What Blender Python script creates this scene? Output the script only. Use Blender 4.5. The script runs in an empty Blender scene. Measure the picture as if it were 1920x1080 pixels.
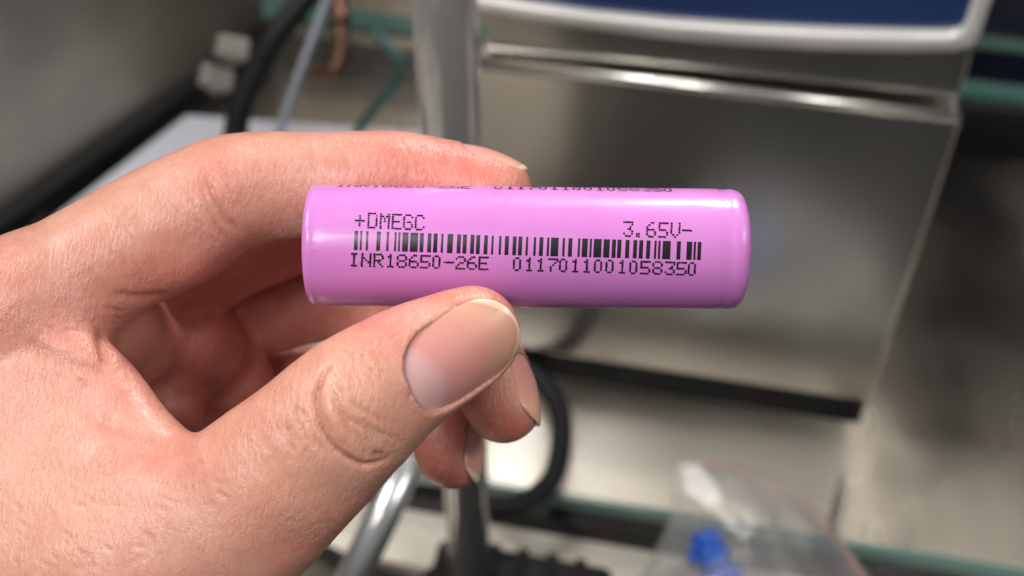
import bpy, bmesh, math, random
import numpy as np
from mathutils import Vector, Matrix

random.seed(4); RNG = np.random.default_rng(4)
S = bpy.context.scene
COL = S.collection
R = math.radians
MM = 0.001

# ------------------------------------------------------------------ camera
CAM_H = 0.469                       # lens height over the glass shelf (m)
F = 2283.0                          # focal length in photo pixels (1920 wide)
DB = 185.0                          # lens to cell axis, mm
cd = bpy.data.cameras.new('camera'); cam = bpy.data.objects.new('camera', cd); COL.objects.link(cam)
cam.location = (0, 0, CAM_H); cam.rotation_euler = (R(45), 0, 0)
cd.sensor_width = 36; cd.lens = F / 1920 * 36; cd.clip_start = 0.01; cd.clip_end = 50
cd.dof.use_dof = True; cd.dof.focus_distance = 0.178; cd.dof.aperture_fstop = 16.5
S.camera = cam
S.view_settings.view_transform = 'Standard'; S.view_settings.look = 'None'
S.view_settings.exposure = 0.0; S.view_settings.gamma = 1
S.render.engine = 'CYCLES'
S.cycles.use_denoising = True
S.cycles.max_bounces = 10

# ------------------------------------------------------------------ world: dim room light
W = bpy.data.worlds.new('World'); S.world = W; W.use_nodes = True
nt = W.node_tree; nt.nodes.clear()
wo = nt.nodes.new('ShaderNodeOutputWorld'); bg = nt.nodes.new('ShaderNodeBackground')
tc = nt.nodes.new('ShaderNodeTexCoord'); sx = nt.nodes.new('ShaderNodeSeparateXYZ')
mr = nt.nodes.new('ShaderNodeMapRange'); mr.inputs[1].default_value = -1; mr.inputs[2].default_value = 1
cr = nt.nodes.new('ShaderNodeValToRGB')
cr.color_ramp.elements[0].position = 0.40; cr.color_ramp.elements[0].color = (.042, .041, .04, 1)
cr.color_ramp.elements[1].position = 0.80; cr.color_ramp.elements[1].color = (.42, .41, .40, 1)
nt.links.new(tc.outputs['Generated'], sx.inputs[0]); nt.links.new(sx.outputs[2], mr.inputs[0])
nt.links.new(mr.outputs[0], cr.inputs[0]); nt.links.new(cr.outputs[0], bg.inputs[0])
bg.inputs[1].default_value = 0.66
nt.links.new(bg.outputs[0], wo.inputs[0])

# ------------------------------------------------------------------ ceiling lamps, and one added fill lamp
BATT = Vector((0.002, 0.131 + 0.0044, CAM_H - 0.131 + 0.0044))
def area(name, d, dist, sx_, sy_, power, col):
    l = bpy.data.lights.new(name, 'AREA'); l.shape = 'RECTANGLE'; l.size = sx_; l.size_y = sy_
    l.energy = power; l.color = col
    o = bpy.data.objects.new(name, l); COL.objects.link(o)
    d = Vector(d).normalized(); o.location = BATT + d * dist
    o.rotation_euler = d.to_track_quat('Z', 'Y').to_euler()
    return o
area('area_light', (.245, .76, .66), 1.6, .30, .28, 16.0, (1, .97, .93))
area('area_light', (-.36, -.50, .85), 1.5, .56, .42, 14.5, (1, .97, .93))
area('area_light', (-.62, .16, .95), 1.5, .55, .40, 11.5, (1, .97, .93))

area('area_light', (.95, -.20, .80), 1.8, .60, .40, 9.0, (1, .97, .93))  # added fill from the right, brightens the beige plate and the box front

# ------------------------------------------------------------------ small helpers
def tag(o, label=None, cat=None, group=None, kind=None):
    if label: o['label'] = label
    if cat: o['category'] = cat
    if group: o['group'] = group
    if kind: o['kind'] = kind
    return o
def empty(name, loc=(0, 0, 0)):
    o = bpy.data.objects.new(name, None); COL.objects.link(o); o.location = loc
    o.empty_display_size = .02
    return o
def link(name, verts, faces, mat, parent=None, smooth=True):
    me = bpy.data.meshes.new(name)
    me.from_pydata([tuple(v) for v in verts], [], faces); me.update()
    if smooth: me.polygons.foreach_set('use_smooth', [True] * len(me.polygons))
    if mat: me.materials.append(mat)
    o = bpy.data.objects.new(name, me); COL.objects.link(o)
    if parent:
        o.parent = parent; o.matrix_parent_inverse = Matrix.Translation(parent.location).inverted()
    return o
def bm_link(name, bm, mat, parent=None, smooth=False):
    me = bpy.data.meshes.new(name); bmesh.ops.recalc_face_normals(bm, faces=bm.faces[:]); bm.to_mesh(me); bm.free()
    if smooth: me.polygons.foreach_set('use_smooth', [True] * len(me.polygons))
    if mat: me.materials.append(mat)
    o = bpy.data.objects.new(name, me); COL.objects.link(o)
    if parent:
        o.parent = parent; o.matrix_parent_inverse = Matrix.Translation(parent.location).inverted()
    return o
C0 = Vector((0, 0, CAM_H)); s45 = math.sqrt(.5)
def ray(px, py):
    x = (px - 960) / F; v = (540 - py) / F
    return Vector((x, s45 + v * s45, -s45 + v * s45))
def G(px, py, z=0.0):                       # where the photo's pixel meets the level z
    d = ray(px, py); t = (z - CAM_H) / d.z
    return C0 + d * t
def PL(px, py, p, n):                       # where it meets a plane
    d = ray(px, py); t = (p - C0).dot(n) / d.dot(n)
    return C0 + d * t
def D_(px, py, dep):                        # at a measured distance along the lens axis
    return C0 + ray(px, py) * dep
def tube_verts(pts, rad, seg=14, closed=False):
    pts = [Vector(p) for p in pts]; n = len(pts); V = []; Fc = []
    rads = rad if isinstance(rad, (list, tuple)) else [rad] * n
    up = Vector((0.13, 0.27, 0.95)); prev = None
    for i, p in enumerate(pts):
        if closed: t = pts[(i + 1) % n] - pts[i - 1]
        else: t = pts[min(i + 1, n - 1)] - pts[max(i - 1, 0)]
        t.normalize()
        a = (prev - t * prev.dot(t)) if prev else (up - t * up.dot(t))
        a.normalize(); prev = a; b = t.cross(a)
        for k in range(seg):
            th = 2 * math.pi * k / seg
            V.append(p + (a * math.cos(th) + b * math.sin(th)) * rads[i])
    m = n if closed else n - 1
    for i in range(m):
        j = (i + 1) % n
        for k in range(seg):
            k2 = (k + 1) % seg
            Fc.append((i * seg + k, i * seg + k2, j * seg + k2, j * seg + k))
    if not closed:
        Fc.append(tuple(range(seg - 1, -1, -1))); Fc.append(tuple((n - 1) * seg + k for k in range(seg)))
    return V, Fc
def spline(pts, per=8, closed=False):
    pts = [Vector(p) for p in pts]; n = len(pts); out = []
    rng = range(n) if closed else range(n - 1)
    for i in rng:
        if closed: p0, p1, p2, p3 = pts[i - 1], pts[i], pts[(i + 1) % n], pts[(i + 2) % n]
        else:
            p1, p2 = pts[i], pts[i + 1]
            p0 = pts[i - 1] if i else p1 * 2 - p2
            p3 = pts[i + 2] if i + 2 < n else p2 * 2 - p1
        for k in range(per):
            t = k / per
            out.append(.5 * ((2 * p1) + (p2 - p0) * t + (2 * p0 - 5 * p1 + 4 * p2 - p3) * t * t + (3 * p1 - p0 - 3 * p2 + p3) * t ** 3))
    if not closed: out.append(pts[-1])
    return out
def tube(name, pts, rad, mat, parent=None, per=8, seg=14, closed=False):
    V, Fc = tube_verts(spline(pts, per, closed), rad, seg, closed)
    return link(name, V, Fc, mat, parent)
def prism(name, poly, off, mat, parent=None, bevel=0.0, seg=3):
    """polygon (3-D points) extruded by the vector off"""
    bm = bmesh.new(); off = Vector(off)
    a = [bm.verts.new(p) for p in poly]; b = [bm.verts.new(Vector(p) + off) for p in poly]
    n = len(poly)
    bm.faces.new(a); bm.faces.new(b[::-1])
    for i in range(n): bm.faces.new((a[i], b[i], b[(i + 1) % n], a[(i + 1) % n]))
    bmesh.ops.recalc_face_normals(bm, faces=bm.faces[:])
    if bevel:
        bmesh.ops.bevel(bm, geom=bm.edges[:], offset=bevel, segments=seg, profile=.5, affect='EDGES', clamp_overlap=True)
    return bm_link(name, bm, mat, parent, smooth=False)
def box(name, c, u, v, w, mat, parent=None, bevel=0.0):
    """box from a corner with three edge vectors"""
    c, u, v, w = Vector(c), Vector(u), Vector(v), Vector(w)
    return prism(name, [c, c + u, c + u + v, c + v], w, mat, parent, bevel)

# ------------------------------------------------------------------ materials
def mat(name, base, rough=.5, metal=0.0, **kw):
    m = bpy.data.materials.new(name); m.use_nodes = True
    b = m.node_tree.nodes['Principled BSDF']
    b.inputs['Base Color'].default_value = (*base, 1); b.inputs['Roughness'].default_value = rough
    b.inputs['Metallic'].default_value = metal
    for k, v in kw.items(): b.inputs[k.replace('_', ' ')].default_value = v
    return m
def nodes(m): return m.node_tree.nodes, m.node_tree.links, m.node_tree.nodes['Principled BSDF']
def add_noise(m, c0, c1, scale, detail=5, stretch=(1, 1, 1), bump=0, rough=None, lo=.22, hi=.78):
    N, L, b = nodes(m)
    t = N.new('ShaderNodeTexCoord'); mp = N.new('ShaderNodeMapping'); mp.inputs['Scale'].default_value = stretch
    n = N.new('ShaderNodeTexNoise'); n.inputs['Scale'].default_value = scale; n.inputs['Detail'].default_value = detail
    r = N.new('ShaderNodeValToRGB'); r.color_ramp.elements[0].color = (*c0, 1); r.color_ramp.elements[1].color = (*c1, 1)
    r.color_ramp.elements[0].position = lo; r.color_ramp.elements[1].position = hi
    L.new(t.outputs['Object'], mp.inputs[0]); L.new(mp.outputs[0], n.inputs[0]); L.new(n.outputs[0], r.inputs[0])
    L.new(r.outputs[0], b.inputs['Base Color'])
    if rough:
        q = N.new('ShaderNodeMapRange'); q.inputs[1].default_value = lo; q.inputs[2].default_value = hi
        q.inputs[3].default_value, q.inputs[4].default_value = rough
        L.new(n.outputs[0], q.inputs[0]); L.new(q.outputs[0], b.inputs['Roughness'])
    if bump:
        bp = N.new('ShaderNodeBump'); bp.inputs['Strength'].default_value = 1; bp.inputs['Distance'].default_value = bump
        L.new(n.outputs[0], bp.inputs['Height']); L.new(bp.outputs[0], b.inputs['Normal'])
    return m
M_steel = add_noise(mat('brushed_steel', (.5, .48, .45), .28, 1.0), (.76, .735, .69), (.88, .85, .80), 9, 3, (1, 1, .25), rough=(.18, .28))
M_bench = add_noise(mat('bench_steel', (.5, .48, .45), .3, .8), (.15, .13, .105), (.58, .52, .445), 9, 3, (1, .6, 1), rough=(.14, .40), lo=.34, hi=.66)
M_reflection = add_noise(mat('reflection_plate', (.7, .65, .55), .35, .35), (.74, .68, .59), (.90, .84, .74), 8, 2, (1, .6, 1), rough=(.3, .5))  # bright reflection of the box put into a pale colour
M_wall = add_noise(mat('worn_steel', (.3, .28, .25), .35, .7), (.12, .105, .088), (.52, .48, .42), 6, 4, (1, 1, 1.6), rough=(.28, .5))
M_chrome = mat('chrome', (.78, .78, .78), .12, 1.0)
M_lip = mat('polished_lip', (.88, .86, .82), .25, 1.0)
M_bezel = mat('silver_plastic', (.66, .65, .63), .30, .25)
M_black = mat('black_rubber', (.010, .010, .011), .55, Specular_IOR_Level=.25)
M_blackp = mat('black_plastic', (.010, .010, .011), .45, Specular_IOR_Level=.2)
M_glass = mat('shelf_glass', (.985, .98, .96), .02, 0, Transmission_Weight=1.0, IOR=1.5)
M_edge = mat('green_glass_edge', (.055, .165, .145), .15, 0, Coat_Weight=.5)
M_paper = add_noise(mat('pale_sheet', (.5, .52, .6), .5), (.52, .53, .60), (.58, .59, .66), 14, 3)
M_screen = add_noise(mat('blue_screen', (.02, .04, .13), .12), (.014, .03, .10), (.03, .055, .16), 5, 2)
M_copper = mat('copper', (.17, .095, .07), .4, 1.0)
M_white = mat('white_plastic', (.24, .225, .20), .4)
M_rod = mat('polished_rod', (.84, .835, .82), .16, .78)
M_alu = mat('satin_aluminium', (.72, .73, .74), .26, .9)
M_tube = mat('grey_tubing', (.38, .42, .50), .2, 0, Transmission_Weight=.3)
M_dark = mat('dark_cabinet', (.012, .016, .03), .3)
M_green = mat('green_cable_sheath', (.025, .09, .08), .4)
M_film = bpy.data.materials.new('bag_film'); M_film.use_nodes = True
N, L = M_film.node_tree.nodes, M_film.node_tree.links; N.clear()
o_ = N.new('ShaderNodeOutputMaterial'); tr = N.new('ShaderNodeBsdfTransparent'); gl = N.new('ShaderNodeBsdfGlossy'); df = N.new('ShaderNodeBsdfDiffuse')
fr = N.new('ShaderNodeMath'); fr.operation = 'MULTIPLY_ADD'; fr.inputs[2].default_value = .05; lw_ = N.new('ShaderNodeLayerWeight'); lw_.inputs[0].default_value = .25; L.new(lw_.outputs['Fresnel'], fr.inputs[0]); fr.inputs[1].default_value = .30; mx = N.new('ShaderNodeMixShader'); mx2 = N.new('ShaderNodeMixShader')
gl.inputs['Roughness'].default_value = .16; df.inputs[0].default_value = (.8, .8, .8, 1); tr.inputs[0].default_value = (.96, .96, .96, 1); mx2.inputs[0].default_value = .13
L.new(fr.outputs[0], mx.inputs[0]); L.new(tr.outputs[0], mx2.inputs[1]); L.new(df.outputs[0], mx2.inputs[2]); L.new(mx2.outputs[0], mx.inputs[1]); L.new(gl.outputs[0], mx.inputs[2]); L.new(mx.outputs[0], o_.inputs[0])
M_zip = mat('red_zip_line', (.75, .36, .27), .4, 0, Alpha=.40)
M_blue = add_noise(mat('blue_plastic', (.015, .10, .55), .35), (.012, .08, .48), (.02, .14, .66), 300, 3)

# ------------------------------------------------------------------ setting (measured on the shelf's level)
yaw = R(-11.5); ux = Vector((math.cos(yaw), math.sin(yaw), 0)); uy = Vector((-math.sin(yaw), math.cos(yaw), 0))
UZ = Vector((0, 0, 1))
fe = G(1054, 927)                                    # a point of the shelf's front top edge
def sh(a, b, z=0.0): return fe + ux * a + uy * b + UZ * z
# bench under the shelf; unseen left front stretched out to reflect in the rod
bench = prism('bench_top', [sh(-.75, -.75, -.030), sh(-.14, -.75, -.030), sh(-.01, -.035, -.030), sh(.85, -.035, -.030), sh(.85, .50, -.030), sh(-.75, .50, -.030)], (0, 0, -.02), M_bench)
tag(bench, kind='structure')
lr0, lr1 = G(1600, 800, -.0285), G(1540, 1015, -.0285)
lin = prism('reflection_plate', [sh(-.30, -.033, -.0285), sh(.26, -.033, -.0285), lr1, lr0, sh(-.30, .13, -.0285)], (0, 0, -.0012), M_reflection)  # added plate, its pale tone stands in for the box's reflection
tag(lin, 'pale beige metal plate lying under the glass in front of the instrument', 'plate')
rear = prism('rear_wall', [sh(-.75, .50, -.05), sh(.85, .50, -.05), sh(.85, .50, .45), sh(-.75, .50, .45)], uy * .02, M_wall)
tag(rear, kind='structure')

# glass shelf
shelf = tag(empty('glass_shelf', sh(.2, .2, -.008)), 'thick glass shelf with green edges, carrying the steel instrument', 'glass shelf')
prism('glass_pane', [sh(-.33, .0012), sh(.60, .0012), sh(.60, .358), sh(-.33, .358)], (0, 0, -.008), M_glass, shelf)
prism('polished_edge', [sh(-.33, -.0012), sh(.60, -.0012), sh(.60, .001), sh(-.33, .001)], (0, 0, -.008), M_edge, shelf)
prism('polished_edge', [sh(-.33, .3582), sh(.60, .3582), sh(.60, .378), sh(-.33, .378)], (0, 0, -.010), M_edge, shelf)
prism('gap_rail', [sh(-.33, -.004, -.016), sh(.60, -.004, -.016), sh(.60, .006, -.016), sh(-.33, .006, -.016)], (0, 0, -.0138), M_blackp, shelf)  # black strip standing in for the shaded gap below the front edge
prism('gap_rail', [sh(-.33, .33, -.0085), sh(.60, .33, -.0085), sh(.60, .345, -.0085), sh(-.33, .345, -.0085)], (0, 0, -.0212), M_blackp, shelf)

# the instrument
br = G(1618, 800)                                    # right front foot of the plinth
def bx(a, b, z): return br + ux * a + uy * b + UZ * z
HB = .186; WB = .192; DBX = .24
inst = tag(empty('lab_instrument', br - ux * WB / 2 + uy * .1), 'brushed steel instrument housing with a blue screen and black plinth, behind the battery', 'instrument')
prism('plinth', [bx(-WB + .01, .0015, .0), bx(-.002, .0015, .0), bx(-.002, DBX - .01, 0), bx(-WB + .01, DBX - .01, 0)], (0, 0, .0178), M_blackp, inst)  # black bar, also takes in the shadow of the gap under the body
body = prism('body', [bx(-WB, 0, .018), bx(0, 0, .018), bx(0, DBX, .018), bx(-WB, DBX, .018)], (0, 0, HB - .018), M_steel, inst, bevel=.0025)
V, Fc = tube_verts([bx(-WB + .001, .0002, HB + .0012), bx(-.001, .0006, HB + .0008)], .0021, 12)
link('top_lip', V, Fc, M_lip, inst)
# head with the screen, leaning back
hp = bx(0, .006, HB + .0026); lean = R(4)
hv = (uy * math.sin(lean) + UZ * math.cos(lean)); hn = ux.cross(hv).normalized()
if hn.y > 0: hn = -hn
def hd(px, py, off=0.0): return PL(px, py, hp + hn * off, hn)
P0 = hd(1800, 186); P1 = hd(1870, -60)
lo_l = hp - ux * (WB - .005)
head = prism('head_housing', [lo_l, P0, hd(1825, 96), hd(1862, 0), P1 + hv * .10, lo_l + hv * .22], -hn * .045, M_steel, inst, bevel=.002)
def bez(pts, off): return [hd(x, y, off) for x, y in pts]
outer = [(560, -75), (700, -25), (895, 20), (1000, 38), (1100, 53), (1250, 72), (1400, 86), (1550, 95), (1700, 99), (1790, 97), (1822, 88), (1838, 65), (1866, -20), (1890, -110)]
inner = [(590, -110), (720, -62), (905, -12), (1010, 4), (1110, 18), (1250, 32), (1400, 42), (1550, 49), (1700, 53), (1780, 54), (1800, 50), (1810, 38), (1828, -20), (1850, -110)]
V = bez(outer, .003) + bez(inner, .003) + bez(outer, -.002) + bez(inner, -.002) + bez([(a * .5 + c * .5, b * .5 + d * .5) for (a, b), (c, d) in zip(outer, inner)], .0075)
n = len(outer); Fc = []
for i in range(n - 1):
    Fc += [(i, i + 1, 4 * n + i + 1, 4 * n + i), (4 * n + i, 4 * n + i + 1, n + i + 1, n + i), (2 * n + i, 2 * n + i + 1, i + 1, i), (n + i, n + i + 1, 3 * n + i + 1, 3 * n + i)]
link('bezel', V, Fc, M_bezel, inst)
scr = [hd(x, y, .0012) for x, y in inner] + [hd(1850, -400, .0012), hd(590, -400, .0012)]
prism('screen', scr, -hn * .002, M_screen, inst)

# side panel on the left, with the black seal along its foot
a0, a1 = G(335, 208, .0), G(0, 455, .0)
dv = (a1 - a0).normalized(); nn = Vector((-dv.y, dv.x, 0))
if nn.x > 0: nn = -nn                                 # away from the bench
pan = tag(empty('steel_side_panel', (a0 + a1) / 2), 'mottled steel side panel of the bench standing at the far left', 'steel panel')
q0, q1 = a0 - dv * .10, a1 + dv * .25
prism('sheet', [q0 + nn * .012 + UZ * .001, q1 + nn * .012 + UZ * .001, q1 + nn * .012 + UZ * .55, q0 + nn * .012 + UZ * .55], nn * .004, M_wall, pan)
prism('seal', [q0 + nn * .0005 - UZ * .029, q1 + nn * .0005 - UZ * .029, q1 + nn * .0005 + UZ * .012, q0 + nn * .0005 + UZ * .009], nn * .011, M_black, pan, bevel=.002)

sheet_pts = [G(350, 216, .0015), G(800, 246, .0015), G(815, 480, .0015), G(420, 620, .0015), G(60, 440, .0015)]
ps = prism('paper_sheet', sheet_pts, (0, 0, -.0011), M_paper)
tag(ps, 'pale bluish sheet lying on the shelf behind the index finger', 'sheet')

# stand: upright, brace, base
pz = G(833, 0, .293); ppos = Vector((-.0182, .285, 0))
st = tag(empty('support_stand', ppos + UZ * -.03), 'chrome upright rod with slanting brace, passing behind the fingers', 'stand')
def cyl(name, a, b, r, m, parent, seg=40):
    V, Fc = tube_verts([a, b], r, seg); o = link(name, V, Fc, m, parent)
    for p in o.data.polygons:
        if len(p.vertices) > 4: p.use_smooth = False
    return o
cyl('upright', ppos - UZ * .022, ppos + UZ * .52, .0089, M_rod, st)
b1 = ppos + UZ * .141 + Vector((-.006, -.008, 0)); b0 = D_(615, 1180, .40)
cyl('brace', b1, b0, .0058, M_alu, st)
cyl('clamp', ppos + UZ * .128, ppos + UZ * .154, .0115, M_blackp, st)
cyl('base', ppos - UZ * .0298, ppos - UZ * .0215, .030, M_blackp, st)

# cable loop lying behind the fingertips
lp = [G(860, 690, .010), G(930, 668, .012), (G(1000, 700, .008)), G(1046, 762, .006), G(1052, 835, .006), G(1030, 905, .006), G(975, 945, .009), G(915, 950, .013), G(870, 905, .018), G(845, 830, .014), G(838, 760, .010)]
cb = tube('power_cable', lp, .0052, M_black, per=8, seg=16, closed=True)
tag(cb, 'thick black cable looped on the shelf behind the fingertips', 'cable')

# black adapter in front of the shelf
ad = tag(empty('power_adapter', G(960, 1050, -.03)), 'black plastic adapter lying below the shelf edge at the bottom', 'adapter')
ac = G(1150, 1062, -.004)
box('case', ac + UZ * -.0255, -ux * .080, -uy * .05, UZ * .026, M_blackp, ad, bevel=.004)
for k in range(5):
    box('rib', ac + UZ * .0008 - ux * (.012 + k * .013), -ux * .005, -uy * .05 * .8, UZ * .0012, M_black, ad)
tube('lead', [ac - ux * .080 - uy * .02 - UZ * .012, ac - ux * .12 - uy * .01 - UZ * .02, ac - ux * .2 + uy * .02 - UZ * .026], .0028, M_black, ad)

# hoses and fittings at the upper left
tag(tube('black_hose', [D_(610, -60, .60), D_(570, 0, .60), D_(520, 62, .60), D_(482, 130, .605), D_(450, 205, .61), D_(438, 280, .615), D_(430, 380, .62)], .0062, M_black, per=8, seg=18),
    'black hose bending down behind the index knuckle', 'hose')
tag(tube('grey_tube', [D_(630, -60, .57), D_(606, 20, .575), D_(572, 110, .58), D_(535, 215, .59), D_(500, 330, .6)], .0022, M_tube, per=8),
    'thin bluish grey tube hanging beside the black hose', 'tube')
cp = tag(empty('copper_pipe', D_(640, 130, .66)), 'copper coloured bent pipe between the hose and the chrome rod', 'pipe')
tube('pipe', [D_(634, -60, .66), D_(638, 30, .66), D_(640, 90, .66), D_(625, 132, .66), D_(590, 138, .665), D_(560, 118, .67)], .0040, M_copper, cp, per=8)
V, Fc = tube_verts([D_(636, 20, .66), D_(637, 48, .66)], .0058, 18); link('collar', V, Fc, M_copper, cp)
tag(tube('green_cable', [D_(700, 60, .67), D_(748, 108, .67), D_(742, 150, .675), D_(705, 200, .69), D_(676, 240, .70), D_(655, 300, .71)], .0028, M_green, per=8),
    'thin green cable curving left of the chrome rod', 'cable')
def connector(px, py, dep, w, h, rot, label):
    t = tag(empty('cable_connector', D_(px, py, dep)), label, 'connector', 'pale connectors at the upper left')
    c = D_(px, py, dep); a = Vector((math.cos(rot), .2, -math.sin(rot))).normalized(); b = Vector((0, -.7, .7)); b = (b - a * b.dot(a)).normalized(); k = a.cross(b)
    box('housing', c - a * w / 2 - b * h / 2, a * w, b * h, k * -.012, M_white, t, bevel=.002)
    box('latch', c - a * w * .2 - b * h * .15 + k * .0002, a * w * .4, b * h * .3, k * .002, M_white, t)
    box('plug_sleeve', c + a * w * .5 - b * h * .3 - k * .010, a * .006, b * h * .6, k * .007, M_blackp, t)
connector(432, 112, .66, .017, .014, .35, 'upper pale grey connector left of the black hose')
connector(402, 166, .66, .018, .009, .45, 'lower pale grey connector left of the black hose')
bk = tag(empty('rear_cabinet', sh(.36, .44, -.03)), 'dark blue black cabinet behind the right of the instrument', 'cabinet')
box('carcass', sh(.185, .40, -.029), ux * .6, uy * .09, UZ * .42, M_dark, bk, bevel=.003)
box('trim', sh(.185, .3975, .012), ux * .6, uy * .002, UZ * .010, M_steel, bk)

# bag with the blue piece
bag = tag(empty('plastic_bag', G(1420, 1060, 0)), 'clear zip bag with a reddish seal line at the lower right', 'bag')
out = [(1262, 878), (1330, 868), (1400, 880), (1470, 912), (1540, 965), (1600, 1040), (1650, 1130), (1640, 1230), (1480, 1270), (1300, 1260), (1190, 1200), (1180, 1120), (1225, 1040), (1258, 960)]
cx, cy = 1410, 1080
V = []; Fc = []; rings = 44; ns = 96
ol = spline([Vector((x, y, 0)) for x, y in out], 16, True); ns = len(ol)
fold = [((1330, 890), (1352, 935)), ((1352, 935), (1408, 962)), ((1408, 962), (1455, 1035)), ((1455, 1035), (1500, 1120))]
def segd(x, y, a, b):
    ax_, ay_ = b[0] - a[0], b[1] - a[1]; t = min(max(((x - a[0]) * ax_ + (y - a[1]) * ay_) / (ax_ * ax_ + ay_ * ay_), 0), 1)
    return math.hypot(x - a[0] - ax_ * t, y - a[1] - ay_ * t)
for side in (1, -1):
    for i in range(rings + 1):
        f = i / rings
        for j, p in enumerate(ol):
            x = cx + (p.x - cx) * f; y = cy + (p.y - cy) * f
            bul = (1 - f ** 2.2) * .009
            wr = .0010 * math.sin(j / ns * 2 * math.pi * 5 + f * 6) * f * (1 - f ** 6) + .0006 * math.sin(x * .03 + y * .04) * (1 - f ** 4)
            if side > 0: wr += .0045 * math.exp(-(min(segd(x, y, *q) for q in fold) / 7.5) ** 2) * (1 - f ** 8)
            V.append(G(x, y, .012 + .006 * math.sin(j / ns * 6.28 * 2) * f) + UZ * (side * (bul * (1.0 if side > 0 else .6)) + wr))
    o = 0 if side > 0 else (rings + 1) * ns
    for i in range(rings):
        for j in range(ns):
            k = (j + 1) % ns
            q = (o + i * ns + j, o + i * ns + k, o + (i + 1) * ns + k, o + (i + 1) * ns + j)
            Fc.append(q if side < 0 else q[::-1])
link('film', V, Fc, M_film, bag)
zl = [G(x, y, .0225) for x, y in [(1266, 872), (1340, 870), (1400, 888), (1462, 915), (1520, 960), (1575, 1020), (1620, 1085)]]
V, Fc = tube_verts(spline(zl, 8), .0006, 8); link('zip_line', V, Fc, M_zip, bag)
# blue plug inside
bp = tag(empty('blue_plug', G(1330, 1060, .01)), 'bright blue plastic piece inside the clear bag', 'plastic piece')
def lump(name, c, r, m, parent, squash=.7, seed=1, amp=.18):
    bm = bmesh.new(); bmesh.ops.create_icosphere(bm, subdivisions=4, radius=1)
    g = np.random.default_rng(seed); ks = [Vector(g.normal(size=3)) for _ in range(7)]
    for v in bm.verts:
        d = sum(math.sin(v.co.dot(k) * 2.2 + i) for i, k in enumerate(ks)) / 7
        v.co = v.co * (1 + amp * d * 1.6)
        v.co = Vector((v.co.x * r, v.co.y * r, v.co.z * r * squash)) + Vector(c)
    return bm_link(name, bm, m, parent, True)
V, Fc = tube_verts(spline([G(1322, 1006, .012), G(1332, 1040, .012), G(1352, 1085, .010), G(1370, 1130, .010)], 8), [.0062 + .0014 * math.sin(i * .9) + .00018 * i for i in range(25)], 14)
link('body', V, Fc, M_blue, bp)
V, Fc = tube_verts(spline([G(1290, 1042, .011), G(1325, 1052, .011), G(1370, 1062, .010)], 6), [.0040] * 13, 12); link('flange', V, Fc, M_blue, bp)

# ================================================================== coordinates of the hand and the cell
# x right, y up, z to the lens, in mm; origin on the lens axis at the cell's distance
HM = Matrix.Translation(C0 + ray(960, 540) * (DB * MM)) @ Matrix.Rotation(R(45), 4, 'X')
def pt(px, py, dz=0.0):
    s = (DB + dz) / F
    return np.array([(px - 960) * s, -(py - 540) * s, -dz])
def topx(P):
    s = F / (DB - P[:, 2])
    return np.stack([960 + P[:, 0] * s, 540 - P[:, 1] * s], 1)

# ------------------------------------------------------------------ the cell
RB = 9.15
eL = pt(571.5, 459.3); eR = pt(1403.5, 467.7)
axis = (eR - eL); LB = 65.6
mid = (eL + eR) / 2; ax = axis / np.linalg.norm(axis)
azv = np.array([0, 0, 1.0]); azv -= ax * azv.dot(ax); azv /= np.linalg.norm(azv)
ayv = np.cross(azv, ax)
cell_root = empty('battery'); cell_root.matrix_world = HM @ Matrix.Translation(Vector(mid * MM))
bpy.context.view_layer.update()
tag(cell_root, 'pink cylindrical battery printed with black dot lettering and barcode, held in the fingers', 'battery')
def cell_pt(x, th, r): return ax * x + ayv * (r * math.sin(th)) + azv * (r * math.cos(th))
def child(o, root):
    o.parent = root; o.matrix_parent_inverse = Matrix.Identity(4); return o
def lathe(name, prof, mt, seg=160, capped=False):
    V = []; Fc = []
    for x, r in prof:
        for k in range(seg): V.append(cell_pt(x, 2 * math.pi * k / seg, r) * MM)
    for i in range(len(prof) - 1):
        for k in range(seg):
            k2 = (k + 1) % seg; Fc.append((i * seg + k, (i + 1) * seg + k, (i + 1) * seg + k2, i * seg + k2))
    return child(link(name, V, Fc, mt), cell_root)
h = LB / 2
prof = [(-h + .10, 6.6), (-h + .0, 7.6), (-h + .02, 8.3), (-h + .18, 8.75), (-h + .5, 9.0), (-h + .85, 9.13), (-h + 1.15, 9.15), (-h + 1.5, 9.09), (-h + 1.9, 9.08), (-h + 2.6, 9.13)]
prof += [(x, RB) for x in np.linspace(-h + 3.5, h - 5.5, 60)]
prof += [(h - 4.8, 9.155), (h - 4.2, 9.11), (h - 3.7, 9.04), (h - 3.2, 9.03), (h - 2.7, 9.09), (h - 2.2, 9.12), (h - 1.75, 9.06), (h - 1.35, 8.95), (h - 1.0, 8.78), (h - .7, 8.55), (h - .45, 8.25), (h - .25, 7.9), (h - .1, 7.45), (h, 6.9), (h + .02, 6.4)]
M_pink = mat('pink_sleeve', (.615, .212, .60), .32, 0, Coat_Weight=.25, Coat_Roughness=.12, Subsurface_Weight=.0)
N, L, b = nodes(M_pink)
t = N.new('ShaderNodeTexCoord'); n1 = N.new('ShaderNodeTexNoise'); n1.inputs['Scale'].default_value = 260; n1.inputs['Detail'].default_value = 4
n2 = N.new('ShaderNodeTexNoise'); n2.inputs['Scale'].default_value = 60; n2.inputs['Detail'].default_value = 2
ad_ = N.new('ShaderNodeMath'); ad_.operation = 'MULTIPLY_ADD'; ad_.inputs[1].default_value = .35
bpn = N.new('ShaderNodeBump'); bpn.inputs['Strength'].default_value = .5; bpn.inputs['Distance'].default_value = .000065
L.new(t.outputs['Object'], n1.inputs[0]); L.new(t.outputs['Object'], n2.inputs[0])
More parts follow.
